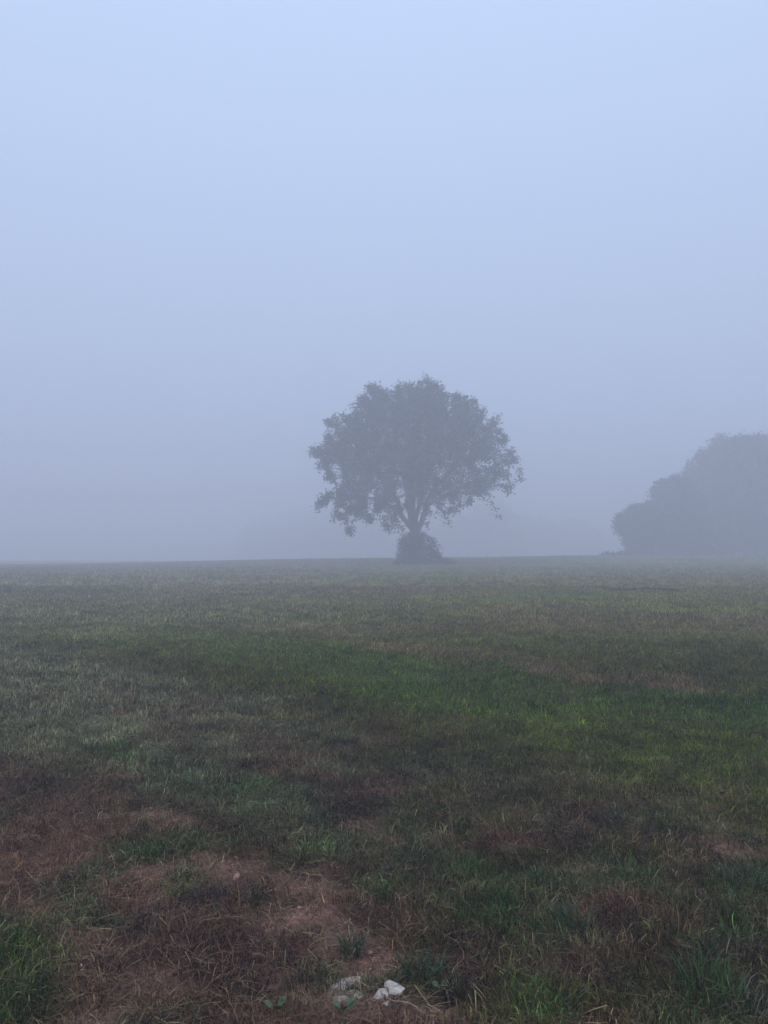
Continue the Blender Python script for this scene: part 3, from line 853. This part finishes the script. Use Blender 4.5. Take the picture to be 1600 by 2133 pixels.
# broad leaved seedlings
def seedling(px, py, n, s, label, seed):
    g = ground_at(px, py); r = empty('seedling', g, label, 'plant', 'broad leaved seedlings at the bottom edge')
    rr = np.random.default_rng(seed); Vs = []; Fs = []
    for i in range(n):
        a = i * 6.283 / n + rr.normal(0, .3); el = rr.uniform(.5, 1.1)
        t = np.array([math.cos(a) * math.cos(el), math.sin(a) * math.cos(el), math.sin(el)]); sd = np.array([-math.sin(a), math.cos(a), 0]); nn = np.cross(t, sd)
        L = s * rr.uniform(.8, 1.15); b0 = t * .02; V = []; Fc = []
        K = 7
        for k in range(K + 1):
            q = k / K; w = .30 * L * math.sin(math.pi * min(q * .92 + .06, 1)) ** .7; c = b0 + t * L * q - np.array([0, 0, 1]) * L * .18 * q * q
            V += [c - sd * w + nn * w * .25, c, c + sd * w + nn * w * .25]
        for k in range(K):
            b = 3 * k; Fc += [(b, b + 1, b + 4, b + 3), (b + 1, b + 2, b + 5, b + 4)]
        mesh_np('leaf', V, Fc, SEED, r, smooth=True)
        tube(Vs, Fs, (0, 0, -.01), tuple(b0 + t * L * .1), .0022, .0018)
    mesh_np('stem', Vs, Fs, SEED, r)
nS = N('seedling_leaf', .5, .4); gS = nS.noise(60, 3, .5, nS.node('ShaderNodeTexCoord').outputs['Object'])
nS.color(nS.ramp(gS, [(0.3, (.05, .09, .03)), (.7, (.12, .17, .07))])); SEED = nS.m
seedling(578, 2122, 4, .045, 'seedling with rounded pale green leaves at the bottom edge left of the stones', 1)
seedling(715, 2124, 5, .04, 'small seedling with narrow leaves directly below the white stones', 2)
seedling(925, 2078, 4, .04, 'small leafy seedling to the right of the white stones', 3)

# chalky stones
nC = N('chalk_stone', .9, .15); pC = nC.node('ShaderNodeTexCoord').outputs['Object']
fC = nC.noise(38, 6, .65, pC); fD = nC.noise(9, 4, .6, pC)
nC.color(nC.mul(nC.ramp(fC, [(.28, (.42, .31, .25)), (.5, (.78, .67, .58)), (.75, (.88, .80, .72))]), nC.ramp(fD, [(.35, (.6, .52, .46)), (.6, (1, 1, 1))])))
nC.bump(fC, .8, .006); CHALK = nC.m
CRUMB = N('crumbly_chalk', .95, .1); pB = CRUMB.node('ShaderNodeTexCoord').outputs['Object']
fB = CRUMB.noise(55, 6, .7, pB); CRUMB.color(CRUMB.ramp(fB, [(.3, (.20, .12, .085)), (.5, (.46, .34, .27)), (.66, (.78, .66, .56))])); CRUMB.bump(fB, 1.0, .01); CRUMB = CRUMB.m
def stone(px, py, sx, sy, sz, rz, seed, label, sink=.35, mat=None):
    import bmesh
    g = ground_at(px, py); bm = bmesh.new(); bmesh.ops.create_icosphere(bm, subdivisions=4, radius=1)
    r = np.random.default_rng(seed); dirs = r.normal(0, 1, (9, 3)); dirs /= np.linalg.norm(dirs, axis=1)[:, None]; cut = r.uniform(.45, .85, 9)
    for v in bm.verts:
        c = np.array(v.co)
        for d, q in zip(dirs, cut):
            t = c @ d
            if t > q: c = c - d * (t - q) * .85
        c = c * (1 + .45 * (float(fbm(c[0] * 1.6 + seed, c[1] * 1.6 + c[2] * 1.3, seed, 3)) - .5) + .16 * (float(vnoise(c[0] * 9 + seed, c[1] * 9 + c[2] * 5, seed)) - .5))
        v.co = Vector((c[0] * sx, c[1] * sy, c[2] * sz))
    me = bpy.data.meshes.new('stone'); bm.to_mesh(me); bm.free(); me.materials.append(mat or CHALK)
    me.polygons.foreach_set('use_smooth', np.ones(len(me.polygons), bool))
    o = bpy.data.objects.new('stone', me); COL.objects.link(o); o.location = g + Vector((0, 0, sz * (.72 - 2 * sink))); o.rotation_euler = (r.normal(0, .15), r.normal(0, .15), rz)
    return set_tags(o, label, 'stone', 'chalky white stones at the bottom edge')
stone(820, 2074, .048, .026, .028, -.6, 1, 'largest clean white stone, right of the pale crumbly patch')
stone(792, 2086, .032, .024, .024, .4, 2, 'white stone touching the left end of the largest one')
stone(806, 2106, .020, .010, .010, -.7, 3, 'flat white chip just below the pair of white stones')
stone(728, 2046, .050, .034, .026, .2, 4, 'dull white lump topmost in the pale crumbly patch', .40, CRUMB)
stone(697, 2062, .050, .036, .024, 1.0, 5, 'broad dull white lump at the left of the crumbly patch', .40, CRUMB)
stone(744, 2074, .048, .034, .024, -.4, 6, 'broad pale lump at the right of the crumbly patch', .40, CRUMB)
stone(712, 2090, .030, .022, .018, .7, 7, 'small pale lump lowest in the crumbly patch', .40, CRUMB)
stone(684, 2048, .018, .013, .012, .7, 8, 'small pale stone at the upper left of the crumbly patch', .40, CRUMB)
stone(1583, 1904, .014, .010, .009, .1, 9, 'small white stone near the right edge of the field')
stone(1552, 1909, .009, .008, .007, .5, 10, 'smaller white pebble left of the one near the right edge')
stone(172, 2015, .013, .009, .008, .5, 11, 'small pale pebble beside the green corner on the left')
stone(1052, 1632, .022, .014, .010, .2, 12, 'pale flat stone in the turf just right of the centre')

# bits of straw and stick
nT = N('pale_stick', .75, .2); tT = nT.noise(30, 4, .6, nT.node('ShaderNodeTexCoord').outputs['Object'])
nT.color(nT.ramp(tT, [(.3, (.20, .15, .10)), (.7, (.42, .36, .27))])); STICK = nT.m
def stick(px, py, L, r0, rz, label, seed):
    g = ground_at(px, py); r = np.random.default_rng(seed); c, s = math.cos(rz), math.sin(rz)
    pts = [np.array([c * L * t, s * L * t, .022 + .012 * math.sin(t * 5 + seed)]) + r.normal(0, L * .03, 3) * (1, 1, .3) for t in (-.5, -.15, .2, .5)]
    V, Fc, _, _ = path_mesh(pts, [r0, r0 * .95, r0 * .8, r0 * .35], 6, L * .004, seed)
    o = mesh_np('stick', V, Fc, STICK, smooth=True); o.location = g
    return set_tags(o, label, 'stick', 'pale sticks lying on the turf')
stick(583, 1519, .11, .008, .35, 'short pale stick lying in the grass left of centre', 1)
stick(1405, 1312, .35, .014, .1, 'pale bent twig lying far out in front of the misty trees', 2)
stick(1520, 1325, .25, .012, -.3, 'short pale twig lying right of the bent one', 3)
stick(1402, 1590, .10, .005, -.15, 'thin white straw lying on the green band at right', 4)
stick(965, 1868, .10, .003, .1, 'thin pale straw lying flat below the field centre', 5)
stick(830, 2110, .20, .0025, -.75, 'long thin straw beside the flat white chip', 6)

# ------------------------------------------------------------------ the fog
def haze():
    x0, x1, y0, y1, z0, z1 = -900, 900, -900, 905, -9.5, 27.5
    V = [(x, y, z) for z in (z0, z1) for y in (y0, y1) for x in (x0, x1)]
    Fc = [(0, 2, 3, 1), (4, 5, 7, 6), (0, 1, 5, 4), (2, 6, 7, 3), (0, 4, 6, 2), (1, 3, 7, 5)]
    m = bpy.data.materials.new('fog'); m.use_nodes = True; t = m.node_tree; t.nodes.clear()
    out = t.nodes.new('ShaderNodeOutputMaterial'); v = t.nodes.new('ShaderNodeVolumePrincipled')
    v.inputs['Density'].default_value = HAZE_DENSITY; v.inputs['Color'].default_value = HAZE_COLOR
    v.inputs['Anisotropy'].default_value = 0.0
    t.links.new(v.outputs[0], out.inputs['Volume'])
    o = mesh_np('haze', V, Fc, m)
    set_tags(o, 'even cold fog lying over the whole field', kind='stuff')
haze()
